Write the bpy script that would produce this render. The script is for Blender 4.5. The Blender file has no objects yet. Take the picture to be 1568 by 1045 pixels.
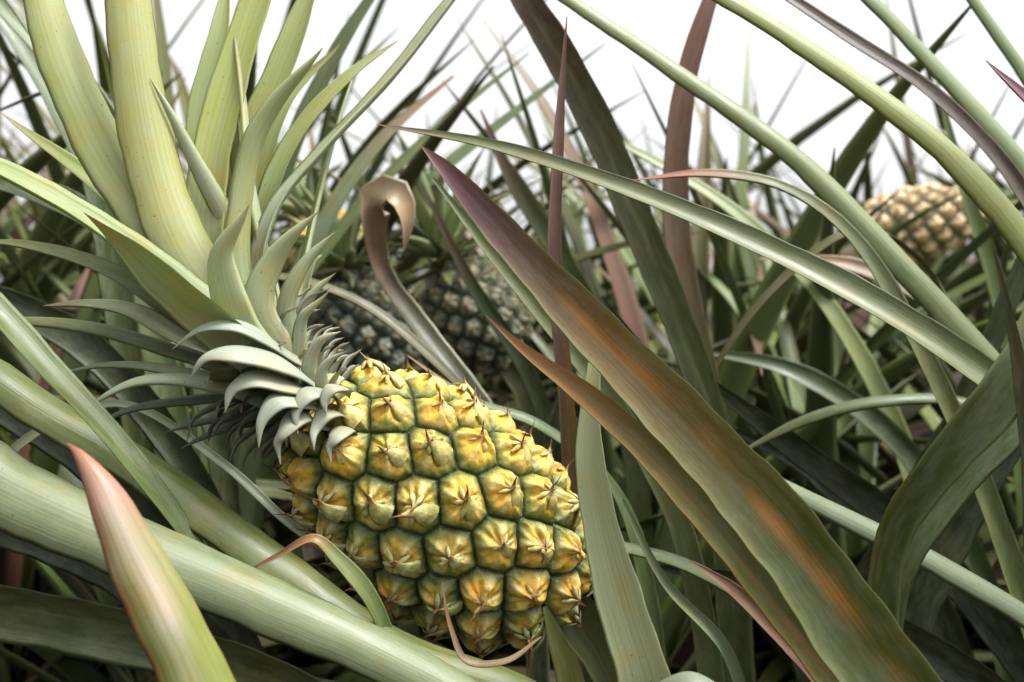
import bpy, math, random
import numpy as np
from mathutils import Vector
rng = np.random.RandomState(7)
EYE = 60.0   # all hand-measured heights below are in cm relative to a 60 cm datum above the soil

# ------------------------------------------------------------------ helpers
def nrm(v):
    return v/np.maximum(np.linalg.norm(v,axis=-1,keepdims=True),1e-9)

class Buf:
    def __init__(s): s.V=[];s.F=[];s.U=[];s.C=[];s.n=0
    def add(s,V,F,U,C):
        s.V.append(V);s.F.append(F+s.n);s.U.append(U);s.C.append(C);s.n+=len(V)
    def build(s,name,mat,parent=None):
        V=np.concatenate(s.V)*0.01; V[:,2]+=EYE*0.01
        F=np.concatenate(s.F);U=np.concatenate(s.U);C=np.concatenate(s.C)
        me=bpy.data.meshes.new(name)
        me.vertices.add(len(V));me.vertices.foreach_set('co',V.astype(np.float32).ravel())
        me.loops.add(F.size);me.loops.foreach_set('vertex_index',F.astype(np.int32).ravel())
        me.polygons.add(len(F))
        me.polygons.foreach_set('loop_start',np.arange(0,F.size,4,dtype=np.int32))
        me.polygons.foreach_set('loop_total',np.full(len(F),4,dtype=np.int32))
        me.update(calc_edges=True)
        me.polygons.foreach_set('use_smooth',np.ones(len(F),dtype=bool))
        uv=me.uv_layers.new(name='UVMap'); uv.data.foreach_set('uv',U[F.ravel()].astype(np.float32).ravel())
        ca=me.color_attributes.new('Col','FLOAT_COLOR','POINT')
        CC=np.ones((len(V),4),dtype=np.float32);CC[:,:3]=np.clip(C,0,1);ca.data.foreach_set('color',CC.ravel())
        me.materials.append(mat);me.update()
        ob=bpy.data.objects.new(name,me);bpy.context.collection.objects.link(ob)
        if parent: ob.parent=parent
        return ob

def empty(name):
    o=bpy.data.objects.new(name,None);bpy.context.collection.objects.link(o);o.empty_display_size=0.05;return o

def spline(P,n):
    P=np.asarray(P,float);m=len(P)
    d=np.linalg.norm(np.diff(P[:,:3],axis=0),axis=1);s=np.concatenate([[0],np.cumsum(d)])
    T=np.zeros_like(P)
    T[1:-1]=0.5*((P[1:-1]-P[:-2])/d[:-1,None]+(P[2:]-P[1:-1])/d[1:,None])
    T[0]=(P[1]-P[0])/d[0];T[-1]=(P[-1]-P[-2])/d[-1]
    q=np.linspace(0,s[-1],n);i=np.clip(np.searchsorted(s,q,side='right')-1,0,m-2)
    h=d[i];t=((q-s[i])/h)[:,None];h=h[:,None]
    R=(2*t**3-3*t**2+1)*P[i]+(t**3-2*t**2+t)*h*T[i]+(-2*t**3+3*t**2)*P[i+1]+(t**3-t**2)*h*T[i+1]
    return R,q

def lerpstops(stops,t):
    ts=[a for a,_ in stops];return np.stack([np.interp(t,ts,[c[k] for _,c in stops]) for k in range(3)],-1)

def add_leaf(buf,pts,w,N,stops,under=None,edge=None,streak=None,fold=0.7,n=44,nc=8,th=0.14,wav=0.06,keel=0.0):
    P=np.column_stack([np.asarray(pts,float),np.asarray(w,float)])
    R,s=spline(P,n);X=R[:,:3].copy();W=np.maximum(R[:,3],0.03)
    t=s/s[-1]
    if wav:
        for k in range(3):
            f=rng.uniform(1.5,5)/max(s[-1],1)*6;X+= (np.sin(s*f*0.5+rng.uniform(0,6))*wav*rng.uniform(.3,1))[:,None]*rng.normal(size=3)
        W=W*(1+0.03*np.sin(s*0.9+rng.uniform(0,6))+0.02*np.sin(s*2.3+rng.uniform(0,6)))
    T=nrm(np.gradient(X,axis=0))
    N=np.asarray(N,float)
    NN=N[None,:] if N.ndim==1 else N[0][None]*(1-t[:,None])+N[1][None]*t[:,None]
    S=nrm(np.cross(T,NN));M=nrm(np.cross(S,T))
    u=np.linspace(-1,1,nc+1);a=max(fold,0.02)
    cx=np.sin(u*a)/math.sin(a);cy=(1-np.cos(u*a))/math.sin(a)+keel*np.abs(u)
    thk=np.minimum(th,W*0.25)
    top=X[:,None]+S[:,None]*(cx[None,:,None]*W[:,None,None]/2)+M[:,None]*(cy[None,:,None]*W[:,None,None]/2)
    ub=u[1:-1][::-1];cb=np.sqrt(1-ub**2)*1.0
    bot=top[:,1:-1][:,::-1]-M[:,None]*(cb[None,:,None]*thk[:,None,None])
    ring=np.concatenate([top,bot],1);K=ring.shape[1]
    V=ring.reshape(-1,3)
    i=np.arange(n-1)[:,None];j=np.arange(K)[None,:];j2=(j+1)%K
    F=np.stack([i*K+j,i*K+j2,(i+1)*K+j2,(i+1)*K+j],-1).reshape(-1,4)
    uu=np.concatenate([u,ub]);wm=W.max()/2
    ou,ov=rng.uniform(0,400,2)
    U=np.stack([np.broadcast_to(uu[None]*wm+ou,(n,K)),np.broadcast_to(s[:,None]+ov,(n,K))],-1).reshape(-1,2)
    col=lerpstops(stops,t)[:,None,:]*np.ones((1,K,1))
    if streak is not None:
        sc,sw,t0,t1,off=streak
        ph=rng.uniform(0,6);oo=off+.12*np.sin(s*.45+ph)
        g=np.exp(-((uu[None]-oo[:,None])/sw)**2)*np.clip((t-t0)/.08,0,1)[:,None]*np.clip((t1-t)/.12,0,1)[:,None]
        g=g*np.clip(0.5+0.35*np.sin(s*0.42+ph)+.25*np.sin(s*1.3+2*ph),0.05,1)[:,None]
        st=np.interp(np.abs(uu*37.0)%19,np.arange(20),rng.uniform(.35,1.1,20));g=g*st[None]
        col=col*(1-g[...,None])+np.array(sc)*g[...,None]
    if edge is not None:
        g=(np.clip((np.abs(uu)-.72)/.28,0,1)**1.5)[None,:,None]*0.8
        col=col*(1-g)+np.array(edge)*g
    if under is not None:
        isb=np.zeros(K);isb[nc+1:]=0.75;isb[0]=isb[nc]=.3
        col=col*(1-isb[None,:,None])+np.array(under)*isb[None,:,None]
    buf.add(V,F,U,col.reshape(-1,3))

# ------------------------------------------------------------------ materials
def new_mat(name):
    m=bpy.data.materials.new(name);m.use_nodes=True;nt=m.node_tree
    for n in list(nt.nodes): nt.nodes.remove(n)
    return m,nt,nt.nodes,nt.links
def mapr(ns,ls,src,a,b,c,d):
    r=ns.new('ShaderNodeMapRange');r.inputs[1].default_value=a;r.inputs[2].default_value=b;r.inputs[3].default_value=c;r.inputs[4].default_value=d
    ls.new(src,r.inputs[0]);return r.outputs[0]
def mixc(ns,ls,mode,fac,A,B):
    m=ns.new('ShaderNodeMix');m.data_type='RGBA';m.blend_type=mode
    if isinstance(fac,(int,float)): m.inputs[0].default_value=fac
    else: ls.new(fac,m.inputs[0])
    for idx,v in ((6,A),(7,B)):
        if isinstance(v,tuple): m.inputs[idx].default_value=v
        else: ls.new(v,m.inputs[idx])
    return m.outputs[2]
def leaf_material(name,bloom=0.18,rough=0.38,transl=0.12,bumpd=0.0004,simple=False,spec=.45):
    m,nt,ns,ls=new_mat(name)
    out=ns.new('ShaderNodeOutputMaterial');bs=ns.new('ShaderNodeBsdfPrincipled')
    at=ns.new('ShaderNodeAttribute');at.attribute_name='Col'
    uv=ns.new('ShaderNodeUVMap');uv.uv_map='UVMap'
    mp=ns.new('ShaderNodeMapping');mp.inputs['Scale'].default_value=(6.5,0.05,1);ls.new(uv.outputs[0],mp.inputs[0])
    n1=ns.new('ShaderNodeTexNoise');n1.inputs['Scale'].default_value=1.0;n1.inputs['Detail'].default_value=1 if simple else 4;ls.new(mp.outputs[0],n1.inputs['Vector'])
    v1=mapr(ns,ls,n1.outputs[0],.3,.7,.86,1.14)
    cmb=ns.new('ShaderNodeCombineColor')
    for k in range(3): ls.new(v1,cmb.inputs[k])
    c=mixc(ns,ls,'MULTIPLY',1.0,at.outputs['Color'],cmb.outputs[0])
    bs.inputs['Specular IOR Level'].default_value=spec
    if simple:
        ls.new(c,bs.inputs['Base Color']);bs.inputs['Roughness'].default_value=rough
        ls.new(bs.outputs[0],out.inputs[0]);return m
    mp2=ns.new('ShaderNodeMapping');mp2.inputs['Scale'].default_value=(1.6,0.5,1);ls.new(uv.outputs[0],mp2.inputs[0])
    n2=ns.new('ShaderNodeTexNoise');n2.inputs['Scale'].default_value=.8;n2.inputs['Detail'].default_value=7;n2.inputs['Roughness'].default_value=.7;ls.new(mp2.outputs[0],n2.inputs['Vector'])
    c=mixc(ns,ls,'MIX',mapr(ns,ls,n2.outputs[0],.42,.70,0,bloom),c,(.40,.42,.29,1))
    n3=ns.new('ShaderNodeTexNoise');n3.inputs['Scale'].default_value=3.6;n3.inputs['Detail'].default_value=3;ls.new(uv.outputs[0],n3.inputs['Vector'])
    c=mixc(ns,ls,'MIX',mapr(ns,ls,n3.outputs[0],.66,.75,0,.65),c,(.08,.045,.018,1))
    n4=ns.new('ShaderNodeTexNoise');n4.inputs['Scale'].default_value=.33;n4.inputs['Detail'].default_value=5;ls.new(uv.outputs[0],n4.inputs['Vector'])
    c=mixc(ns,ls,'MULTIPLY',mapr(ns,ls,n4.outputs[0],.5,.7,0,.6),c,(1.2,.88,.5,1))
    ls.new(c,bs.inputs['Base Color'])
    ls.new(mapr(ns,ls,n2.outputs[0],.3,.7,rough-.08,rough+.2),bs.inputs['Roughness'])
    bp=ns.new('ShaderNodeBump');bp.inputs['Strength'].default_value=.5;bp.inputs['Distance'].default_value=bumpd
    ls.new(n1.outputs[0],bp.inputs['Height']);ls.new(bp.outputs[0],bs.inputs['Normal'])
    tr=ns.new('ShaderNodeBsdfTranslucent')
    tc=mixc(ns,ls,'MULTIPLY',1.0,c,(1.6,1.7,.6,1));ls.new(tc,tr.inputs[0])
    mx=ns.new('ShaderNodeMixShader');mx.inputs[0].default_value=transl
    ls.new(bs.outputs[0],mx.inputs[1]);ls.new(tr.outputs[0],mx.inputs[2]);ls.new(mx.outputs[0],out.inputs[0])
    return m
LEAF=leaf_material('pineapple_leaf_surface')
CROWN=leaf_material('crown_leaf_surface',bloom=.4,rough=.48,transl=.2)
FIELD=leaf_material('field_leaf_surface',simple=True,spec=.28,rough=.42)

def fruit_material():
    m,nt,ns,ls=new_mat('pineapple_skin')
    out=ns.new('ShaderNodeOutputMaterial');bs=ns.new('ShaderNodeBsdfPrincipled')
    at=ns.new('ShaderNodeAttribute');at.attribute_name='Col'
    tc=ns.new('ShaderNodeTexCoord')
    n1=ns.new('ShaderNodeTexNoise');n1.inputs['Scale'].default_value=240;n1.inputs['Detail'].default_value=5;ls.new(tc.outputs['Object'],n1.inputs['Vector'])
    n2=ns.new('ShaderNodeTexNoise');n2.inputs['Scale'].default_value=900;n2.inputs['Detail'].default_value=3;ls.new(tc.outputs['Object'],n2.inputs['Vector'])
    n3=ns.new('ShaderNodeTexNoise');n3.inputs['Scale'].default_value=90;n3.inputs['Detail'].default_value=4;ls.new(tc.outputs['Object'],n3.inputs['Vector'])
    v=mapr(ns,ls,n1.outputs[0],.3,.7,.68,1.28)
    cmb=ns.new('ShaderNodeCombineColor')
    for k in range(3): ls.new(v,cmb.inputs[k])
    c=mixc(ns,ls,'MULTIPLY',1.0,at.outputs['Color'],cmb.outputs[0])
    c=mixc(ns,ls,'MULTIPLY',mapr(ns,ls,n3.outputs[0],.48,.66,0,.75),c,(.6,.7,.45,1))
    c=mixc(ns,ls,'MIX',mapr(ns,ls,n2.outputs[0],.58,.75,0,.35),c,(.44,.44,.28,1))
    ls.new(c,bs.inputs['Base Color']);bs.inputs['Roughness'].default_value=.46
    bs.inputs['Specular IOR Level'].default_value=.38
    bp=ns.new('ShaderNodeBump');bp.inputs['Strength'].default_value=.9;bp.inputs['Distance'].default_value=.0011
    ls.new(n1.outputs[0],bp.inputs['Height']);ls.new(bp.outputs[0],bs.inputs['Normal']);ls.new(bs.outputs[0],out.inputs[0])
    return m
SKIN=fruit_material()

# ------------------------------------------------------------------ fruit
def make_fruit(parent,centre,axis,L,Rm,N,nu,nv,ripe=0.5,spin=0.0,grey=0.0,hand=1.0,gc=(.10,.125,.115)):
    centre=np.array(centre,float);ax=nrm(np.array(axis,float))           # axis points crown -> stalk
    e1=nrm(np.cross(ax,[0,0,1.0]));e2=np.cross(ax,e1)                     # frame
    H=L/2;gc=np.array(gc)
    def prof(s):   # s -1 (crown) .. 1 (stalk)
        return Rm*np.power(np.clip(1-np.abs(s)**2.2,0,1),0.54)*(1+0.03*s)
    ss=np.linspace(-1,1,2001);rr=prof(ss);dl=np.hypot(np.gradient(rr),np.gradient(ss*H));A=np.cumsum(rr*dl);A/=A[-1]
    kk=np.arange(N)//2;k=(kk+.5)/(N/2);sc=np.interp(k,A,ss);ph=hand*(kk*.381966*np.pi+(np.arange(N)%2)*np.pi)+spin
    ph=ph+rng.normal(size=N)*.026;sc=np.clip(sc+rng.normal(size=N)*.013,-.985,.985)
    def pt(s,phi):
        r=prof(s);return ax*(s*H)[...,None]+e1*(r*np.cos(phi))[...,None]+e2*(r*np.sin(phi))[...,None]
    Cn=pt(sc,ph)
    Lc=np.cumsum(dl);Lc=(Lc-Lc[0])/(Lc[-1]-Lc[0]);s=np.interp(np.linspace(0,1,nv),Lc,ss)
    phi=np.arange(nu)/nu*2*np.pi
    SS,PH=np.meshgrid(s,phi,indexing='ij');X=pt(SS,PH).reshape(-1,3)
    F1=np.full(len(X),1e9);F2=F1.copy();I1=np.zeros(len(X),int)
    for a in range(N):
        d=np.linalg.norm(X-Cn[a],axis=1);c1=d<F1
        F2=np.where(c1,F1,np.minimum(F2,d));F1=np.where(c1,d,F1);I1[c1]=a
    area=2*np.pi*np.sum(rr*dl);sp=math.sqrt(area/N)
    e=np.clip((F2-F1)/(sp*.85),0,1)
    ds=.002;Tn=nrm(pt(np.clip(SS+ds,-1,1),PH)-pt(np.clip(SS-ds,-1,1),PH)).reshape(-1,3)
    rad=(e1*np.cos(PH)[...,None]+e2*np.sin(PH)[...,None]).reshape(-1,3)
    Nn=nrm(rad-Tn*np.sum(rad*Tn,1)[:,None]+1e-6*rad)
    endw=np.clip((1-np.abs(SS.ravel()))/.02,0,1)
    Nn=nrm(Nn*endw[:,None]+(ax*np.sign(SS.ravel())[:,None])*(1-endw)[:,None])
    D=X-Cn[I1];al=D@ax;tang=nrm(np.cross(ax,nrm(Cn-ax*(Cn@ax)[:,None])+1e-9));bt=np.sum(D*tang[I1],1)
    ang=np.arctan2(bt,al);rj=rng.uniform(0,1,N);rj2=rng.uniform(0,6.28,N)
    r=F1/sp
    bul=np.sqrt(np.clip(1-(1-np.clip(e*1.3,0,1))**2,0,1))
    h=0.20*sp*bul+0.05*sp*e+0.10*sp*np.clip(1-(r/.55),0,1)
    star=np.clip(np.cos(ang*4+rj2[I1]*.35),-.5,1)
    ridg=star*np.exp(-((r-.26)/.19)**2)
    h+=0.08*sp*ridg
    h+=0.014*sp*np.cos(ang*13+rj2[I1]*3)*np.clip(r/.2,0,1)*np.clip(e*4,0,1)
    h+=0.07*sp*np.exp(-(r/.10)**2)
    h*= (0.85+0.3*rj[I1])
    h+=0.014*sp*np.sin(X[:,0]*5+X[:,2]*7)*np.sin(X[:,1]*6)
    h-=0.15*sp
    Y=X+Nn*h[:,None]+centre
    # pigments
    ripeE=np.clip(ripe+.48*(Cn@nrm(np.array([.15,-.20,1.0])))/Rm*.8+.40*(rj-.5),0,1)
    rp=ripeE[I1][:,None]
    green=np.array([.20,.215,.04]);yel=np.array([.92,.56,.05]);bloom=np.array([.46,.47,.25]);dgr=np.array([.045,.075,.016])
    core=green*(1-rp)+yel*rp
    rim=dgr*(1-.6*rp)+np.array([.24,.26,.05])*.6*rp
    k1=(np.clip((e-.18)/.42,0,1)**1.0)[:,None]
    c=rim*(1-k1)+core*k1
    side=np.clip(.5+.5*np.cos(ang+rj2[I1]),0,1)[:,None]*np.exp(-((r-.23)/.18)**2)[:,None]*(.35+.5*rj[I1][:,None])
    c=c*(1-side)+np.array([.88,.44,.045])*side
    lob=(np.clip(star,0,1)**2*np.exp(-((r-.34)/.17)**2))[:,None]
    c=c*(1-.55*lob)+(bloom*(1-rp)+np.array([.78,.66,.28])*rp)*.55*lob
    gr=np.clip(1-e/.11,0,1)[:,None]**.6
    c=c*(1-gr)+np.array([.010,.015,.004])*gr
    oc=(np.exp(-(r/.19)**2)*(.25+.75*rj[I1]))[:,None]*.75
    c=c*(1-oc)+np.array([.50,.17,.035])*oc
    dk=np.exp(-(r/.09)**2)[:,None]*.9
    c=c*(1-dk)+np.array([.09,.04,.02])*dk
    if grey: c=c*(1-grey)+gc*grey*(.10+1.35*e[:,None])
    V=Y;i=np.arange(nv-1)[:,None];j=np.arange(nu)[None];j2=(j+1)%nu
    F=np.stack([i*nu+j,(i+1)*nu+j,(i+1)*nu+j2,i*nu+j2],-1).reshape(-1,4)
    b=Buf();b.add(V,F,np.stack([PH.ravel(),SS.ravel()],-1),c);b.build('fruit_body',SKIN,parent)
    b=Buf()
    for a in range(N):
        nn=Cn[a]-ax*(Cn[a]@ax)*.55;nn=nrm(nn);td=nrm(-ax-nn*(-ax@nn));sd=np.cross(nn,td)
        o=centre+Cn[a]+sd*rng.normal()*.05
        edgeT=np.clip((-sc[a]-.72)/.28,0,1)
        q=sp*(1+.35*edgeT)*rng.uniform(.8,1.12)
        jt=sd*rng.normal()*.12*q
        R_=ripeE[a]
        base=(np.array([.32,.34,.15])*(1-R_)+np.array([.70,.55,.17])*R_)*(1-edgeT)+np.array([.34,.37,.22])*edgeT
        base=base*(1-grey)+gc*1.2*grey
        mid=base*.45+np.array([.36,.15,.045])*.55
        lift=rng.uniform(.10,.26)
        pts=[o-td*.42*q+nn*.05*q,o-td*.26*q+nn*.21*q,o-td*.07*q+nn*.30*q+jt*.3,o+td*.05*q+nn*.37*q+jt,o+td*.14*q+nn*(.38+lift)*q+jt*1.4,o+td*(.18+.08*rng.rand())*q+nn*(.42+lift*1.5)*q+jt*1.8]
        w=[.50*q,.44*q,.24*q,.10*q,.035*q,.004*q]
        add_leaf(b,pts,w,-nn,[(0,base*.8),(.35,base*1.05),(.55,mid),(.7,(.18,.07,.03)),(1,(.06,.03,.018))],fold=.8,n=14,nc=6,th=.05,wav=0)
        for qq in range(4):
            aa=math.radians((-110,-45,45,110)[qq])+rng.normal()*.3;dd=td*math.cos(aa)+sd*math.sin(aa);lq=q*rng.uniform(.65,1.15)
            p2=[o+dd*.32*lq+nn*.14*q,o+dd*.19*lq+nn*.25*q,o+dd*.06*lq+nn*.30*q,o-dd*.02*lq+nn*(.33+.10*rng.rand())*q+jt*.4]
            add_leaf(b,p2,[.07*q,.13*q,.07*q,.008*q],-nn,[(0,base*.8),(.45,base),(.7,mid*.7),(1,(.07,.035,.02))],n=8,nc=4,th=.04,wav=0,fold=.8)
    b.build('eye_bracts',SKIN,parent)
    return centre,ax

# ------------------------------------------------------------------ rosettes (whole plants and crowns)
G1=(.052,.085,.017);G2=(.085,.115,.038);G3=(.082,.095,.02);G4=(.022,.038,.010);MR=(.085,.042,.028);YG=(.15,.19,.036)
def frame(ax):
    z=nrm(np.array(ax,float));x=nrm(np.cross([0,1.0,.2],z));return x,np.cross(z,x),z
def rosette(buf,base,ax,nl,L0,L1,W,e0,e1_,d0,d1,seg,nc,palette,tipc,reject=None,stem=10,under=None,spin=0,tw_=.22,low_shade=False):
    X,Y,Z=frame(ax);base=np.array(base,float)
    for i in range(nl):
        f=i/max(nl-1,1);az=i*2.39996+rng.normal()*.15+spin
        el=math.radians(e0+(e1_-e0)*f+rng.normal()*8);L=(L0+(L1-L0)*f)*rng.uniform(.75,1.1)
        dr=math.radians((d0+(d1-d0)*f)*rng.uniform(.3,1.7))
        rd=X*math.cos(az)+Y*math.sin(az);sd=np.cross(Z,rd);tw=rng.normal()*tw_
        k=6;p=base+Z*stem*f+rd*.3;pts=[p];
        for q in range(k):
            a=el-dr*((q+.3)/k)**1.3;d=rd*math.cos(a)+Z*math.sin(a)+sd*tw*(q/k);p=p+nrm(d)*L/k;pts.append(p)
        pts=np.array(pts)
        if reject is not None and reject(pts): continue
        w=W*rng.uniform(.8,1.15)*np.array([1.0,1.0,.95,.83,.64,.38,.03])
        c=np.array(palette[rng.randint(len(palette))])*rng.uniform(.6,1.4);tc=np.array(tipc[rng.randint(len(tipc))])
        u_=under;b0=c*np.array([1.05,1.0,.9])
        if low_shade:   # shade painted into the colour: lower leaves darkened, leaf bases near black-brown
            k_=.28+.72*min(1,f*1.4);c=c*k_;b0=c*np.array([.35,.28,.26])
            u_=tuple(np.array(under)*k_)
        st=[(0,b0),(.45 if low_shade else .55,c),(.84,c*.7+tc*.3),(1,tc)]
        add_leaf(buf,pts,w,-rd*.9+Z*.5,st,under=u_,edge=c*1.3 if rng.rand()<.6 else tc*.5+c*.5,fold=rng.uniform(.4,.9),n=seg,nc=nc,th=.12,wav=0 if seg<14 else .05)

# ------------------------------------------------------------------ HERO PINEAPPLE
pine=empty('pineapple')
cen,ax=make_fruit(pine,(-4.5,60.3,-10.1),(.785,.06,-.61),20.9,6.3,100,640,420,ripe=.36,spin=1.1)
cb=Buf()
PALE=(.36,.41,.11);PALE2=(.30,.35,.13);GREY=(.31,.34,.26);GB=(.34,.37,.29);OL=(.17,.20,.07)
def crown(pts,w,N,tip=(.30,.22,.08),body=PALE,base=GB,**k):
    wl=w if isinstance(w,(list,tuple)) else [w*.9]+[w]*(len(pts)-3)+[w*.62,.06]
    d=dict(n=40,nc=10);d.update(k);B=np.array(body);G=np.array(base)*min(1.0,B.mean()/.27)
    add_leaf(cb,pts,wl,N,[(0,G),(.22,.55*G+.45*B),(.45,B),(.8,B),(.93,.6*B+.4*np.array(tip)),(1,tip)],
             under=tuple(B*.65+G*.35),edge=tuple(B*1.2),**d)
crown([(-15.4,58,.1),(-19,58,4.9),(-22,59,12.9),(-23.4,60,20.9),(-23.8,61,27),(-23,62,33)],[2.4,3.3,3.2,2.7,2.1,.1],(-.5,.9,0),body=(.33,.345,.055),nc=16,streak=((.27,.20,.04),.22,.1,.9,0))
crown([(-16.2,59,.1),(-20.6,59,5.7),(-25,60,12.1),(-28.2,61,18.5),(-30.2,62,25),(-31,63,31)],[2.6,3.1,3.3,2.9,2.0,.1],(-.6,.8,-.2),body=(.32,.37,.075),nc=16,streak=((.24,.29,.05),.25,.1,.9,.1))
crown([(-15.4,60,0),(-18.6,60,4.9),(-18.8,61,10.9),(-17.6,62,16.9),(-15.8,63,23.3),(-14,64,29)],[2.2,2.5,2.4,2.2,1.6,.1],(.1,-1,0))
crown([(-15,61,0),(-17.4,61,4.9),(-17.4,62,10.1),(-15.6,63,16.1),(-13.8,64,21.3),(-12,65,26)],[2,2.3,2.3,2,1.5,.1],(-.2,-1,0),body=(.33,.38,.13))
crown([(-14.6,59,-.7),(-16,58,4.9),(-15.4,58,10.5),(-13.6,58,14.5),(-11.2,58,17.4)],[2,2.1,1.8,1.2,.05],(-.7,.4,.2),body=(.31,.36,.12))
crown([(-14.2,60,-1.1),(-15.2,59,3.7),(-14.4,60,8.1),(-12.2,62,11.7),(-8.1,66,17.7),(-3.5,70,25.3),(0,73,31)],[1.9,2.1,2.1,2.1,2.1,1.7,.1],(-.7,-.5,.4),body=(.25,.29,.16),tip=(.2,.2,.1))
crown([(-15.8,62,.9),(-19.4,63,8.9),(-20.2,64,14.9),(-19.4,65,20.9),(-19,66,26)],1.8,(.2,-1,0),body=(.35,.41,.16))
crown([(-15.4,64,1),(-17,65,8.9),(-15.4,66,16),(-11.8,67,20.3)],1.8,(0,-1,0),body=(.37,.43,.18))
crown([(-14.6,62,0),(-15.8,62,7),(-13.9,63,13),(-10.4,64,17.5),(-7.5,65,20)],[1.6,1.7,1.5,.9,.05],(-.5,-.9,.2),body=(.30,.36,.14))
crown([(-15.8,61,-.3),(-19.4,62,3.7),(-24.2,63,8),(-28.6,64,11.3),(-34,65,15.2)],2.4,(.4,-.6,.7),body=(.22,.27,.07))
crown([(-13.6,57,-1.8),(-16.0,54.4,.6),(-18.5,52.4,3.2),(-20.3,51,5.2),(-21.9,50,6.5)],[2.6,3.0,2.4,1.3,.04],(.55,.1,-.9),body=(.31,.36,.16),tip=(.42,.34,.09),fold=.5,nc=14)
crown([(-14.6,57,-1.4),(-17.3,56,1.6),(-21.8,56.5,4.9),(-25.5,56.5,7.5),(-30,56,10),(-35,57,12)],[2.4,2.8,2.7,2.4,2.1,1],(.5,-.35,.8),body=(.22,.27,.09),fold=.8)
crown([(-15.4,60,-1.9),(-20.2,61,.9),(-25.4,62,4.3),(-31.4,63,6.1),(-36,64,6.5)],1.6,(.2,-.5,.8),body=OL)
crown([(-15.2,59,-1.9),(-18.7,58,-.3),(-22.6,58,1.6),(-25.3,58,2.2),(-27.7,58,2.1)],[1.5,1.6,1.5,.9,.04],(.1,-.5,.9),body=(.18,.20,.11),tip=(.26,.08,.06))
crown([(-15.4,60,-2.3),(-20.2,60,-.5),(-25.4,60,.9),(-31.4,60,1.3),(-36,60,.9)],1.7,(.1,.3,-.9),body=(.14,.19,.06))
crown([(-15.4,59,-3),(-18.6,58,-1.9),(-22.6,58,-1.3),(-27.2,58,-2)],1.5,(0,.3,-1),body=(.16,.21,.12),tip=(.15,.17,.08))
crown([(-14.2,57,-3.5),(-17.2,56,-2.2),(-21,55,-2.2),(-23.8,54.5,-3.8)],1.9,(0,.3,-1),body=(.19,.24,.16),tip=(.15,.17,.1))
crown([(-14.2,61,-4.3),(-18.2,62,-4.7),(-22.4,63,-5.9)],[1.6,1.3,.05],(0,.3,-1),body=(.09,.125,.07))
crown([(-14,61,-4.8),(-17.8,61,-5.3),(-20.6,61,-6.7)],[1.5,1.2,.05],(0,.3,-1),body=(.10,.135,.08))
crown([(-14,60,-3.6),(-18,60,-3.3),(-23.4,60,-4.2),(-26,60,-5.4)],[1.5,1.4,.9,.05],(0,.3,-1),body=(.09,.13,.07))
crown([(-14,56,-1.4),(-15.6,54,1.9),(-15.9,53.5,4.6),(-14.2,53,7.4)],[2.0,2.2,1.4,.04],(.1,1,.2),body=(.32,.38,.17),tip=(.42,.24,.07),fold=.55)
crown([(-13,57,-1.8),(-14.1,55,1.5),(-13.5,55,4.5),(-10.8,55,7.3)],[1.8,2.0,1.3,.04],(-.4,1,.1),body=(.32,.37,.18),tip=(.42,.24,.07),fold=.55)
crown([(-12.5,58,-1.8),(-13.1,57,1.6),(-12.1,57,4.3),(-10.2,57,6.4)],[1.6,1.4,.9,.04],(-.7,.7,.1),body=(.30,.35,.19))
crown([(-12.4,59,-2.3),(-12.8,59,.5),(-12,59,2.8),(-10.6,59,4.1)],[1.3,1.2,.7,.03],(-.8,.4,.1),body=(.29,.34,.2))
crown([(-11.8,58,-3),(-12.3,57,-.7),(-12.0,56.6,1.3),(-10.6,56.4,2.9)],[1.2,1.1,.7,.03],(-.6,.8,.1),body=(.29,.34,.22),tip=(.3,.15,.08))
crown([(-11.2,57,-3.5),(-11.4,55.5,-1.5),(-10.9,55.2,-.2),(-9.6,55.2,.6)],[1.1,1.0,.6,.02],(-.6,.8,.1),body=GREY,tip=(.3,.15,.08))
crown([(-10.6,56.5,-3.7),(-10.7,55,-2.2),(-10.2,54.6,-1.2),(-9.2,54.4,-.6)],[1.0,.8,.45,.02],(-.6,.8,.1),body=GREY,tip=(.3,.15,.08))
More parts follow.
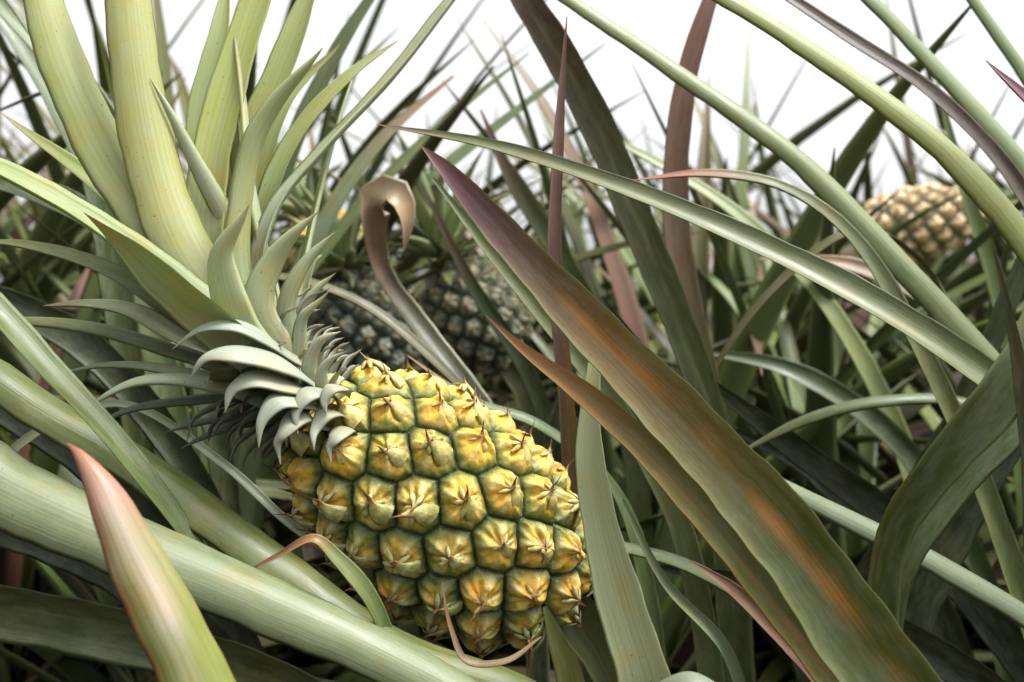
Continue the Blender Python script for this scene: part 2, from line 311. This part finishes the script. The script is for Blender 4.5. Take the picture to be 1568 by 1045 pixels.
for p,w in (([(-11.4,56.5,-2.4),(-12.9,53.9,-1.0),(-14.9,52.4,-.6),(-16.2,52,-.9),(-17.1,52,-2.0)],2.2),
            ([(-11.6,56.5,-3.2),(-12.6,53.7,-2.1),(-13.9,52.6,-1.9),(-14.9,52.3,-2.6),(-15.3,52.2,-3.9)],2.1),
            ([(-11.2,56,-4.0),(-11.9,53.6,-3.1),(-12.7,52.6,-3.2),(-13.3,52.2,-4.2),(-13.4,52.1,-5.7)],1.9),
            ([(-10.8,56,-4.9),(-11.4,53.8,-4.1),(-12.0,52.9,-4.3),(-12.5,52.5,-5.3),(-12.4,52.5,-6.6)],1.6),
            ([(-10.5,56,-3.2),(-10.8,54.3,-2.7),(-11.2,53.3,-2.9),(-11.6,52.9,-3.8),(-11.5,52.7,-5.0)],1.6),
            ([(-9.8,56,-4.4),(-10.1,54.2,-3.9),(-10.4,53.3,-4.1),(-10.7,52.9,-4.9),(-10.6,52.8,-5.9)],1.4),
            ([(-9.2,56,-5.2),(-9.4,54.2,-4.9),(-9.7,53.5,-5.2),(-9.9,53.2,-5.9),(-9.8,53.2,-6.6)],1.2),
            ([(-9.6,55.5,-3.0),(-9.7,54.2,-2.5),(-9.9,53.5,-2.6),(-10.2,53.2,-3.3),(-10.1,53.2,-4.1)],1.2),
            ([(-12.4,57,-1.0),(-13.9,54.6,.4),(-15.6,53.4,.9),(-17,53,.7),(-18.4,53,-.4)],1.7)):
    crown(p,[w*1.15,w*1.1,w*.8,w*.38,.02],(-.1,.55,-.9),body=(.27,.30,.24),tip=(.38,.2,.17) if w<1.9 else (.33,.33,.23),fold=.38,th=.09,nc=12)
axc=-ax;Xc,Yc,Zc=frame(axc);neck=cen-ax*9.2
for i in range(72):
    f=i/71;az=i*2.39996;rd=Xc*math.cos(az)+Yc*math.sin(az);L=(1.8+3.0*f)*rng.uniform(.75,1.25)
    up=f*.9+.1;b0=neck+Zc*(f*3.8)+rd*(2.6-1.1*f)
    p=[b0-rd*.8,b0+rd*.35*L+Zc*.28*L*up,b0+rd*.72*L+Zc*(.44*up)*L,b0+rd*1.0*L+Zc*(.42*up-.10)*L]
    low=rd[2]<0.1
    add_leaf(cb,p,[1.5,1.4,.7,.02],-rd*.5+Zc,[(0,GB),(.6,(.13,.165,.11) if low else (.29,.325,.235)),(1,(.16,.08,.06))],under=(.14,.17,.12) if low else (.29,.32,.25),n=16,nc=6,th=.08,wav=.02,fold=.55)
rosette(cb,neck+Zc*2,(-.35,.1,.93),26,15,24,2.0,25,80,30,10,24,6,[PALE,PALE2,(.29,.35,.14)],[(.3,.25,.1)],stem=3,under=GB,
        reject=lambda p:(p[-1][1]<58 or p[-1][0]>-8))
cb.build('crown',CROWN,pine)
sb=Buf()
add_leaf(sb,[(3,60.7,-15.6),(6,61.5,-20),(9,64,-32),(10,66,-62)],[3,2.6,2.8,3.2],(0,-1,0),[(0,(.14,.16,.06)),(1,(.10,.11,.05))],fold=1.5,n=24,nc=12,th=2.6,wav=0)
sb.build('fruit_stalk',LEAF,pine)

# ------------------------------------------------------------------ HAND-BUILT NEIGHBOURING LEAVES
def plant(name,leaves):
    e=empty(name)
    b=Buf()
    for L in leaves: add_leaf(b,**L)
    b.build('leaves',LEAF,e);return e
def LF(pts,w,N,stops,**k):
    d=dict(pts=pts,w=w,N=N,stops=stops,n=70,nc=12);d.update(k);return d
def uni(c,tip=None):
    c=np.array(c)
    if tip is None: return [(0,c),(1,c)]
    tip=np.array(tip)
    return [(0,tip),(.06,tip*.6+c*.4),(.16,c),(1,c)]
DG=(.045,.065,.016)
left=[
 LF([(-50,52,-56),(-44,50,-24),(-36,50,-6),(-28.8,50,-5.2),(-26.1,50,-6.9),(-21.1,50,-9.3),(-12.8,50,-12.9),(-6.1,50,-16),(-.8,50,-19),(6,50,-25)],[5,5,4.6,4.1,4,3.8,3.3,2.8,2.4,1.6],(.1,.6,-.75),uni((.145,.175,.085)),under=(.15,.18,.09),fold=1.0,n=110,nc=20,streak=((.25,.25,.14),.25,.2,.95,-.1)),
 LF([(-52,58,-56),(-44,56,-20),(-36,54,-1),(-30.4,54,-.8),(-26.1,54,-3.4),(-21,54,-6.3),(-12.7,53.4,-12),(-6.6,52.6,-15.9),(.6,53,-18.6),(8,54,-23)],[3.5,3.4,3.2,2.9,2.8,2.8,2.7,2.5,2.1,1],(.1,.4,-.8),uni((.10,.125,.028)),under=(.105,.13,.033),fold=.75,n=110,nc=18),
 LF([(-50,56,-56),(-38,54,-8),(-30,52,3),(-24.1,52,-2.3),(-21.1,52,-5.6),(-18.5,52.5,-9.2),(-16.1,53,-12.9)],[2.5,2.2,2,1.7,1.6,1.4,.8],(.5,-.4,.7),uni((.08,.11,.03)),fold=.7),
 LF([(-19.5,43,-4.5),(-18.6,42.3,-4.9),(-17.3,41.8,-6.2),(-15.9,41.6,-8.6),(-14.3,42,-11.8),(-12.9,42.5,-15.2),(-11.7,43,-19),(-11,44,-30),(-14,50,-58)],[.05,.5,1.5,2.35,2.9,3.3,3.5,3.5,3.6],(-.4,.6,-.65),
    [(0,(.22,.07,.03)),(.02,(.30,.11,.06)),(.06,(.33,.17,.12)),(.11,(.25,.23,.10)),(.18,(.20,.225,.05)),(1,(.15,.19,.04))],under=None,edge=(.34,.11,.045),fold=1.1,n=110,nc=24,streak=((.50,.44,.38),.28,.02,.32,-.3)),  # whitish streak is a highlight painted along one side near the tip
 LF([(-36,48,-12),(-26.7,48,-12.9),(-21.9,48,-13.7),(-17.1,48,-14.8),(-10.7,48,-17),(-4,48,-21)],[2.8,2.9,2.9,2.8,2.6,2],(0,-1,-.1),uni((.04,.055,.013))),
 LF([(-14.3,52,-12.4),(-12.3,51.6,-11.3),(-10.4,51.4,-10.4),(-9.3,51.6,-11.4),(-7.9,52,-13.2),(-6.8,53,-16)],[.08,.3,.55,.9,1.1,1.1],(.5,-.6,.6),[(0,(.20,.09,.04)),(.36,(.24,.13,.06)),(.5,(.13,.15,.045)),(1,(.08,.12,.03))],wav=.02),
 LF([(-40,62,-30),(-33,63,-8),(-26,64,-4.2),(-19,64,-8),(-14,63,-12),(-9,62,-15)],[.8,.8,.7,.7,.7,.6],(.3,-.5,.7),uni((.30,.34,.22))),
 LF([(-60,75,-30),(-42,75,30),(-36,75,24),(-32,75,14),(-30,75,2),(-28,76,-15)],[2.5,2.4,2.5,2.6,2.4,2],(.4,-.8,.2),uni(DG)),
 LF([(-46,80,32),(-38,80,24),(-31,80,14),(-26,80,2),(-24,80,-15)],[2.4,2.6,2.6,2.4,2],(.4,-.8,.2),uni((.08,.12,.035))),
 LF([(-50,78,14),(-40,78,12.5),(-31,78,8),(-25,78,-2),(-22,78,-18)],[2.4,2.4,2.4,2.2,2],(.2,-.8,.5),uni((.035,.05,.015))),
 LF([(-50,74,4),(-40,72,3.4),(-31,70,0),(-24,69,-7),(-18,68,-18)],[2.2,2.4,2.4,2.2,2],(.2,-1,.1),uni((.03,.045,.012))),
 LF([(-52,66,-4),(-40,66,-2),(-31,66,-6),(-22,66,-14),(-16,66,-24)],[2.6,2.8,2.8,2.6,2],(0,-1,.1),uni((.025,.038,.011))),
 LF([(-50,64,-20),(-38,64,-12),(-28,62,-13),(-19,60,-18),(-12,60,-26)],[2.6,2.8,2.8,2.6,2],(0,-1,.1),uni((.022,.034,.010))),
 LF([(-55,88,40),(-44,88,27),(-35,88,9),(-30,88,-10),(-29,88,-58)],[1.5,2.6,3,2.8,3],(.5,-.8,.2),uni((.06,.09,.027))),
 LF([(-33,90,42),(-34,90,28),(-31,90,12),(-28,90,-6),(-28,90,-58)],[.8,2.2,2.8,2.8,3],(.2,-1,.1),uni((.045,.07,.02))),
 LF([(-10,92,37),(-16,91,27),(-21,90,15),(-25,90,0),(-28,90,-58)],[.5,1.8,2.4,2.6,3],(-.4,-.9,.2),uni((.10,.135,.045))),
 LF([(-6,100,27),(-13,98,20),(-19,96,10),(-24,95,-4),(-27,95,-58)],[.3,1.6,2.3,2.6,3],(-.4,-.9,.3),uni((.16,.20,.10),(.3,.15,.1))),
 LF([(-52,96,22),(-42,94,24),(-30,92,16),(-22,90,2),(-18,90,-20)],[.2,1.6,2.2,2.4,2.4],(0,-.5,.8),uni((.045,.03,.02))),
 LF([(2,112,33),(-8,110,24),(-18,108,13),(-26,106,0),(-32,105,-58)],[.2,1.5,2.2,2.6,3],(-.4,-.7,.5),uni((.10,.135,.045))),
 LF([(12,125,38),(0,122,28),(-12,118,17),(-24,116,2),(-34,115,-58)],[.2,1.6,2.4,2.8,3],(-.4,-.7,.5),uni((.07,.11,.035))),
]
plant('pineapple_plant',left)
PUR=(.18,.07,.09)
right=[
 LF([(-5.2,56,11.2),(-3.4,55.5,9.4),(-.9,55,6.5),(4.1,53,.9),(9,51,-4.3),(13.6,49,-9.6),(17.1,47,-14.9),(20,45.5,-19),(26,45,-35),(31,47,-58)],
    [.06,1.05,1.75,2.6,3.2,3.65,3.9,4.0,4.2,4.4],(-.45,-.9,.3),
    [(0,(.30,.15,.12)),(.03,PUR),(.08,(.13,.065,.06)),(.13,(.12,.075,.03)),(.20,(.18,.11,.028)),(.28,(.12,.10,.02)),(.36,(.06,.08,.011)),(1,(.062,.088,.016))],
    edge=(.17,.18,.05),fold=.42,keel=.12,n=200,nc=40,streak=((.44,.175,.022),.24,.10,.74,-.12)),
 LF([(-1.5,56,1.6),(.6,55,-.3),(4.2,54,-3),(7.6,53,-6.1),(11.8,51,-10.9),(15.5,50,-15.6),(18.2,49,-19.5),(25,49,-38),(31,51,-58)],
    [.05,.55,1.3,1.7,2.1,2.3,2.4,2.6,2.8],(-.45,-.9,.3),
    [(0,(.18,.08,.05)),(.04,(.34,.14,.045)),(.10,(.27,.15,.038)),(.18,(.17,.14,.03)),(.28,(.11,.13,.026)),(1,(.08,.11,.028))],edge=(.30,.16,.05),fold=.5,n=130,nc=24,streak=((.30,.12,.03),.25,.15,.45,.3)),
 LF([(-8.9,64,14.2),(-1.4,62,12.4),(6.6,60,9.4),(14.2,58,5.8),(21.1,56,1.8),(27.4,55,-2.7),(31.7,54,-6.5),(46,57,-26),(60,62,-58)],
    [.08,.9,1.35,1.75,2.0,2.2,2.3,2.8,3.2],(-.1,-.75,.6),[(0,(.2,.1,.06)),(.05,(.10,.11,.04)),(.3,(.09,.115,.038)),(1,(.115,.14,.042))],edge=(.055,.08,.02),fold=.8,n=110,nc=20,streak=((.24,.24,.14),.2,.2,.9,.15)),
 LF([(-6,76,33),(3.3,75,27.1),(13.3,75,20.6),(21.8,74,14.1),(28.6,72,6.2),(35.3,70,-2),(40,69,-8),(52,67,-30),(60,66,-58)],[.6,1.7,2.4,2.7,2.9,2.9,3,3.2,3.4],(.0,.5,-.8),uni((.13,.17,.055)),under=(.14,.18,.062),fold=1.0,n=100,nc=16),
 LF([(4,66,29),(12.8,65,24),(22.3,65,18.1),(28.8,64,12.6),(33.7,63,6.4),(38,62,-1),(52,62,-26),(62,62,-58)],[1.2,2.1,2.7,2.9,3.1,3.2,3.4,3.6],(.0,.5,-.8),uni((.18,.215,.045)),under=(.185,.22,.05),fold=1.0,n=100,nc=16),
 LF([(20,80,36),(28.6,80,29),(35,80,22.6),(41.8,79,14.4),(47,78,6),(60,76,-25),(66,72,-58)],[1.4,2.4,2.6,2.8,3,3.2,3.4],(0,.5,-.8),uni((.14,.19,.07)),under=(.15,.2,.08),fold=.9),
 LF([(32,85,40),(39.4,85,30.7),(44.4,85,23.9),(50,84,15),(64,82,-20),(68,80,-58)],[1.2,2,2.3,2.6,3,3.2],(0,.5,-.8),uni((.15,.21,.08)),fold=.9),
 LF([(16.6,70,26.5),(24.1,70,21.6),(29.7,70,18),(34.8,70,12.9),(39,70,6),(54,70,-25),(63,68,-58)],[.9,1.3,1.4,1.5,1.7,2,2.4],(0,-.8,.5),uni((.045,.028,.02)),edge=(.14,.11,.06)),
 LF([(30.5,63,18.0),(33,63,15.6),(37,63,11.5),(50,64,-20),(60,64,-58)],[.1,1.1,1.9,2.4,2.6],(-.3,-.6,.8),uni((.15,.05,.08))),
 LF([(30,52,7.5),(27.9,50.5,1.6),(25.2,50,-2.6),(22.6,51,-6.3),(20.9,53,-10.2),(20.4,54,-16),(22,56,-34),(26,58,-58)],[2.6,2.6,2.4,2.1,1.8,1.8,2,2.2],(-.5,-1,-.1),uni((.05,.075,.015)),edge=(.17,.19,.06),fold=.4),
 LF([(34,58,0),(29,57,-4.6),(25.4,57,-8.7),(22.6,57,-13),(21.5,57,-20),(24,58,-58)],[3,2.6,2.2,2,1.9,2],(-.5,-1,0),uni((.06,.085,.025)),fold=.4),
 LF([(10,66,-5.6),(15.9,65,-8.3),(22.3,65,-11.4),(28,64,-14.3),(36,63,-19.4),(50,62,-34),(60,60,-58)],[1.2,1.9,2.2,2.3,2.4,2.6,2.8],(0,.35,-.8),uni((.16,.205,.11)),under=(.17,.215,.12),fold=1.0),
 LF([(17.4,75,-8.6),(22.8,75,-5.8),(28.8,75,-4.4),(35.8,75,-4.9),(44,75,-12),(56,74,-58)],[.3,1.3,1.6,1.6,1.7,2],(0,.4,-.9),uni((.08,.11,.032))),
 LF([(8.4,68,11.1),(13.4,68,11.5),(18.8,68,10.6),(23.4,68,7.4),(28,68,0),(36,68,-20),(46,68,-58)],[.06,1.0,1.3,1.5,1.6,2,2.2],(-.1,-.6,.75),[(0,(.38,.13,.10)),(.05,(.28,.11,.06)),(.10,(.10,.12,.04)),(1,(.085,.12,.035))]),
 LF([(23.5,48,4.8),(24.6,48.5,1.5),(25.5,49,-2),(27,50,-12)],[.04,.4,.8,1.2],(-.5,-.8,.1),uni((.06,.07,.025),(.12,.07,.04))),
 LF([(41,88,-1),(36,86,7),(30,84,9.5),(22,84,4),(14,84,-8)],[1.8,1.6,1.3,1.0,.1],(0,-.4,.9),uni((.10,.10,.03))),
 LF([(7,108,24),(14,106,20),(24,104,13),(34,103,2),(42,102,-16),(46,100,-58)],[.2,1.8,2.6,3,3,3.2],(0,-.5,.8),uni((.13,.17,.05))),
 LF([(52,120,32),(54,118,20),(58,116,4),(60,114,-20),(61,112,-58)],[.2,1.4,2.2,2.6,3.2],(-.2,-1,.1),uni((.10,.145,.03))),
 LF([(19,100,-1),(28,98,-3),(38,97,-10),(46,96,-24),(52,95,-58)],[.2,2,2.6,2.8,3],(0,-.8,.4),uni((.04,.065,.016))),
 LF([(24,95,8),(33,94,7),(42,94,2),(50,94,-12),(56,94,-58)],[.2,2,2.6,2.8,3],(0,-.7,.6),uni((.10,.085,.03),(.25,.12,.06))),
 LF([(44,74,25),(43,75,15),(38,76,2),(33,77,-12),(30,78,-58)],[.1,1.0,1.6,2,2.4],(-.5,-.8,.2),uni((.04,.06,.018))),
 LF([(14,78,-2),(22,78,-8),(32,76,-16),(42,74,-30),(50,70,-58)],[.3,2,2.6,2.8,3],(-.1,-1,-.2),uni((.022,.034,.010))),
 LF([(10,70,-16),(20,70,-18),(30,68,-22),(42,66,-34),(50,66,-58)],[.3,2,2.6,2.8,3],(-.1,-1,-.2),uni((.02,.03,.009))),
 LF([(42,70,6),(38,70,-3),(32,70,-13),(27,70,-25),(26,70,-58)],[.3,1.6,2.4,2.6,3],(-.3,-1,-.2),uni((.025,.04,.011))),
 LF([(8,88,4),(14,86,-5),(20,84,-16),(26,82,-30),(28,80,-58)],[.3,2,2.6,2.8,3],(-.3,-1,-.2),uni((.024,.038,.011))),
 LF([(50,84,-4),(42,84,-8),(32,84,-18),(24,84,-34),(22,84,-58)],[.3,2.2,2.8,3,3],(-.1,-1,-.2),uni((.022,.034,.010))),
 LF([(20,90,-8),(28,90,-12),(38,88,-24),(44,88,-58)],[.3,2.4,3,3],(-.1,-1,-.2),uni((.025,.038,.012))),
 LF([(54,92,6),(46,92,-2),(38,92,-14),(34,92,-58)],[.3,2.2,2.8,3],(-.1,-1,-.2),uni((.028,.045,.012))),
]
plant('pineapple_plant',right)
mid=[
 LF([(4.8,56.4,-1.2),(4.5,56,-5.9),(5.1,56,-10.4),(6.2,55.8,-14.9),(7.7,55.5,-20),(9,58,-36),(10,62,-58)],[.7,1.5,2.1,2.7,3.1,3.4,3.8],(-.15,-1,-.1),uni((.33,.37,.20)),edge=(.37,.41,.24),fold=.25,keel=.04,n=90,nc=18),
 LF([(3.6,64,21.2),(3.1,64,13.5),(2.8,63.5,5.2),(3.6,64,-3.3),(4.1,66,-8.6),(4.4,66,-16),(6,67,-32),(8,68,-58)],[.06,.7,.95,1.1,1.25,1.4,1.7,2],(-.3,-1,0),[(0,(.22,.10,.08)),(.3,(.13,.08,.065)),(.5,(.11,.10,.055)),(.62,(.075,.095,.033)),(1,(.07,.10,.03))],edge=(.23,.17,.11),fold=.9),
 LF([(-2,81,37),(.3,80,29.4),(3.5,80,24.1),(7.2,80,17.2),(10.4,79,9.2),(13.5,78,1.2),(15.8,77,-6.2),(17,77,-16),(19,78,-58)],[1,2.2,2.7,2.9,2.8,2.6,2.4,2.6,3],(-.5,-.85,.2),[(0,(.13,.07,.06)),(.1,(.10,.06,.05)),(.25,(.07,.08,.03)),(.4,(.065,.09,.024)),(1,(.06,.085,.024))],edge=(.15,.16,.06),fold=.55,nc=20,streak=((.20,.22,.10),.12,.05,.7,.1)),
 LF([(20,86,38),(17.6,85,30.7),(15.1,85,22.2),(14.2,85,10.9),(15.4,84,1.8),(17.3,83,-7.2),(19,83,-20),(20,84,-58)],[.1,1.2,1.9,2.3,2.3,2.2,2.2,2.4],(-.1,-1,0),[(0,(.26,.13,.10)),(.15,(.22,.11,.08)),(.3,(.17,.11,.06)),(.42,(.14,.13,.055)),(.55,(.15,.18,.075)),(1,(.11,.14,.055))],fold=.6),
 LF([(10.8,60,-13.3),(13.4,60,-15.1),(16.2,60,-17.9),(20,60,-22.5),(24,60,-40),(26,61,-58)],[.05,.8,1.1,1.4,1.8,2],(-.3,-.7,.6),[(0,(.13,.055,.03)),(.4,(.14,.07,.035)),(1,(.14,.14,.06))]),
 LF([(6.5,66,-13.8),(11.7,66,-15.3),(16.1,66,-18),(21,66,-24),(24,66,-58)],[1.3,1.6,1.7,1.8,2],(0,-.3,.9),uni((.10,.14,.05))),
 LF([(1.9,53.5,-14.6),(2.5,53.5,-16.2),(3.2,53.6,-18.2),(4,54,-24),(6,58,-58)],[.3,1.0,1.5,1.8,2],(-.3,-1,.1),uni((.12,.14,.035))),
 LF([(-3.7,52.4,-12.9),(-3.2,51.6,-15.3),(-2.4,51.4,-16.8),(-.4,51.6,-16.9),(1.6,52.6,-15.9)],[.06,.25,.42,.45,.1],(0,-.4,1),[(0,(.14,.07,.035)),(1,(.18,.125,.06))],wav=.02),
 LF([(5.4,51,-22),(7.6,50.5,-18.2),(9.2,50,-17.3),(10.6,50,-17.9),(11.6,50,-19.5)],[1.6,1.6,1.5,1.1,.3],(0,.4,-.8),uni((.22,.26,.17)),fold=.5),
 LF([(6.9,62,-10),(9.5,61,-15),(13.5,61,-19.5),(16,62,-30)],[.3,.6,.8,1.0],(-.4,-.6,.6),uni((.14,.18,.10))),
 LF([(-5.3,66,11),(-1,66,5.6),(3.2,66,.5),(7,67,-4.5),(12,68,-14),(16,70,-58)],[.2,1.0,1.4,1.5,1.7,2],(-.3,-.7,.6),uni((.11,.14,.05)),edge=(.25,.28,.16)),
 # dried leaf whose withered tip has curled over like a hood
 LF([(-9.0,82,7.6),(-8.9,81.5,10.2),(-9.9,81.5,12.0),(-11.6,82,11.6),(-12.0,83,9.2),(-11.4,84,6.0),(-8.7,84,1.8),(-4.8,82,-3.2),(-1,80,-9),(2,80,-58)],[.15,1.6,3.1,3.2,2.6,2.0,2.2,2.4,2.4,2.6],(.6,-.7,.3),[(0,(.26,.17,.11)),(.04,(.36,.27,.18)),(.09,(.33,.24,.16)),(.13,(.17,.10,.06)),(.17,(.06,.035,.02)),(.23,(.04,.045,.016)),(1,(.035,.05,.015))],edge=(.30,.29,.18),fold=1.0,n=90),
 LF([(-20.5,80,5.4),(-16,80,4.4),(-11,80,2.2),(-5.5,80,-2.6),(1,80,-10)],[1.3,1.4,1.4,1.2,.8],(0,-.4,.9),uni((.08,.075,.022))),
 LF([(-8,74,-1),(-3,74,-4.5),(2,74,-6.5),(8,75,-12),(12,76,-30)],[.1,.9,1.4,1.5,1.6],(0,-.4,.9),uni((.085,.12,.035),(.26,.12,.08))),
 LF([(-3.5,110,26),(0,108,18),(6,106,8),(12,105,-6),(14,104,-58)],[.2,1.6,2.3,2.6,3],(-.5,-.9,.2),uni((.08,.11,.035),(.22,.1,.08))),
 LF([(-9,98,16),(-4,97,6),(2,96,-4),(6,96,-20),(8,96,-58)],[.1,1.3,1.8,2.0,2.4],(-.4,-.9,.2),uni((.05,.075,.022),(.22,.1,.08))),
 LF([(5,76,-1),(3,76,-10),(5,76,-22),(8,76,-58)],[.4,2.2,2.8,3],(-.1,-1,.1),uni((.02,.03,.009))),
]
plant('pineapple_plant',mid)

# ------------------------------------------------------------------ BACKGROUND FRUITS
def bg_fruit(c,a,L,R,ripe,grey,cl,nl=34,caxis=None,N=80,gc=(.10,.125,.115)):
    e=empty('pineapple')
    cc,aa=make_fruit(e,c,a,L,R,N,200,130,ripe=ripe,spin=rng.uniform(0,6),grey=grey,gc=gc)
    b=Buf();rosette(b,cc-aa*(L/2-.5),-aa if caxis is None else caxis,nl,cl*.45,cl,2.0,5,82,50,12,18,6,[(.20,.27,.075),(.16,.22,.07),(.25,.33,.085)],[(.25,.15,.08)],stem=2.5,under=(.22,.26,.15))
    b.build('crown',CROWN,e)
    b=Buf();q=cc+aa*L/2
    add_leaf(b,[q-aa,q+aa*4,(q[0]+aa[0]*6,q[1]+6,q[2]-30),(q[0]+aa[0]*6,q[1]+8,-62)],[2.4,2.2,2.6,3],(0,-1,0),uni((.12,.14,.06)),fold=1.5,n=16,nc=10,th=2.3,wav=0)
    b.build('fruit_stalk',LEAF,e)
bg_fruit((-4.3,116,2.8),(.55,-.1,-.85),14,5.4,.1,.78,16,caxis=(-.3,0,.95),gc=(.12,.145,.12))
bg_fruit((-16.5,114,.6),(.3,-.1,-.95),15,6.0,.0,.85,13,caxis=(-.4,0,.9),gc=(.095,.12,.105))
bg_fruit((-25.5,140,11.5),(.5,-.2,-.8),14,6.5,.45,.2,14)
bg_fruit((74,180,21.5),(-.95,.1,-.2),23,6.2,.7,.8,9,nl=20,gc=(.78,.58,.37))

# ------------------------------------------------------------------ THE FIELD
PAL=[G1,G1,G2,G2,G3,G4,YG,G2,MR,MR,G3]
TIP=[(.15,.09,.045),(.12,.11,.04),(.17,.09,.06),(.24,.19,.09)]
def rej(p):
    y=p[:,1];x=np.abs(p[:,0])
    if np.any((y<88)&(x<.62*np.maximum(y,0)+12)): return True
    if np.any((y<116)&(p[:,0]>-27)&(p[:,0]<6)&(p[:,2]>-7)&(p[:,2]<15)): return bool(rng.rand()<.97)
    # an opening in the rows in front of the distant pale fruit
    m=(p[:,0]>48)&(p[:,0]<86)&(p[:,1]<180)&(p[:,1]>125)&(p[:,2]>10)&(p[:,2]<30)
    return bool(np.any(m) and rng.rand()<.78)
fb=Buf()
y=112.0
while y<900:
    half=.56*y+70;x=-half
    sx=34 if y<330 else 62
    while x<half:
        px=x+rng.uniform(-12,12);py=y+rng.uniform(-14,14)
        if y<250: nl,sg,nc=42,18,6
        elif y<500: nl,sg,nc=28,12,4
        else: nl,sg,nc=18,8,3
        L1=min(124,46+.22*py+rng.uniform(-8,24)+(14 if px<-.2*py else 0))
        if rng.rand()<.16: L1*=1.3
        rosette(fb,(px,py,-60),(rng.normal()*.16,rng.normal()*.16,1),nl,L1*.75,L1,4.8,12,80,66,44,sg,nc,PAL,TIP,reject=rej if y<230 else None,stem=22,under=(.06,.08,.032),spin=rng.uniform(0,6),tw_=.6,low_shade=True)
        x+=sx
    y+= 36 if y<330 else 80
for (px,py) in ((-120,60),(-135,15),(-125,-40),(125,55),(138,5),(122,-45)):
    rosette(fb,(px,py,-60),(0,0,1),40,60,95,4.6,22,84,60,22,16,5,PAL,TIP,reject=rej,stem=22,under=(.06,.08,.032),low_shade=True)
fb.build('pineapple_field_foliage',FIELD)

# ------------------------------------------------------------------ GROUND
m,nt,ns,ls=new_mat('red_brown_soil')
out=ns.new('ShaderNodeOutputMaterial');bs=ns.new('ShaderNodeBsdfPrincipled');tc=ns.new('ShaderNodeTexCoord')
n1=ns.new('ShaderNodeTexNoise');n1.inputs['Scale'].default_value=9;n1.inputs['Detail'].default_value=10;ls.new(tc.outputs['Object'],n1.inputs['Vector'])
r=ns.new('ShaderNodeValToRGB');r.color_ramp.elements[0].position=.35;r.color_ramp.elements[0].color=(.012,.009,.006,1);r.color_ramp.elements[1].position=.7;r.color_ramp.elements[1].color=(.04,.028,.018,1)
ls.new(n1.outputs[0],r.inputs[0]);ls.new(r.outputs[0],bs.inputs['Base Color']);bs.inputs['Roughness'].default_value=.95
bp=ns.new('ShaderNodeBump');bp.inputs['Distance'].default_value=.03;ls.new(n1.outputs[0],bp.inputs['Height']);ls.new(bp.outputs[0],bs.inputs['Normal']);ls.new(bs.outputs[0],out.inputs[0])
me=bpy.data.meshes.new('ground')
gx=np.unique(np.concatenate([np.linspace(-12,12,97),[-600,-100,-30,30,100,600]]));n=len(gx)
vv=[(a,b,(.03*math.sin(a*3.1)*math.cos(b*2.3)+.015*math.sin(a*9+b*7)) if abs(a)<12 and abs(b)<12 else 0) for b in gx for a in gx]
me.from_pydata(vv,[],[(j*n+i,j*n+i+1,(j+1)*n+i+1,(j+1)*n+i) for j in range(n-1) for i in range(n-1)])
me.materials.append(m);g=bpy.data.objects.new('ground',me);bpy.context.collection.objects.link(g)

# ------------------------------------------------------------------ LIGHT
sc=bpy.context.scene
w=bpy.data.worlds.new('World');sc.world=w;w.use_nodes=True;nt=w.node_tree;ns=nt.nodes;ls=nt.links
bg=ns['Background'];sky=ns.new('ShaderNodeTexSky');sky.sky_type='NISHITA';sky.sun_disc=False
EL=math.radians(64);AZ=math.radians(100)      # high sun to the right, veiled by thin cloud
sky.sun_elevation=EL;sky.sun_rotation=AZ;sky.dust_density=6;sky.air_density=1.0;sky.ozone_density=.5
hs=ns.new('ShaderNodeHueSaturation');hs.inputs['Saturation'].default_value=.06;hs.inputs['Value'].default_value=2.3   # white cloud deck
ls.new(sky.outputs[0],hs.inputs['Color']);ls.new(hs.outputs[0],bg.inputs[0]);bg.inputs[1].default_value=.15
sd=bpy.data.lights.new('sun','SUN');sd.energy=3.6;sd.angle=math.radians(16);sd.color=(1,.98,.94)
so=bpy.data.objects.new('sun',sd);bpy.context.collection.objects.link(so)
dirv=Vector((math.sin(AZ)*math.cos(EL),math.cos(AZ)*math.cos(EL),math.sin(EL)))
so.rotation_euler=dirv.to_track_quat('Z','Y').to_euler();so.location=(0,0,5)

# ------------------------------------------------------------------ CAMERA
cd=bpy.data.cameras.new('camera');co=bpy.data.objects.new('camera',cd);bpy.context.collection.objects.link(co)
co.location=(0,0,.60);co.rotation_euler=(math.radians(90),0,0);cd.lens=34.44;cd.sensor_width=36
cd.clip_start=.02;cd.clip_end=2000
cd.dof.use_dof=True;cd.dof.focus_distance=.56;cd.dof.aperture_fstop=7.1
sc.camera=co
sc.view_settings.view_transform='Standard';sc.view_settings.look='None';sc.view_settings.exposure=0
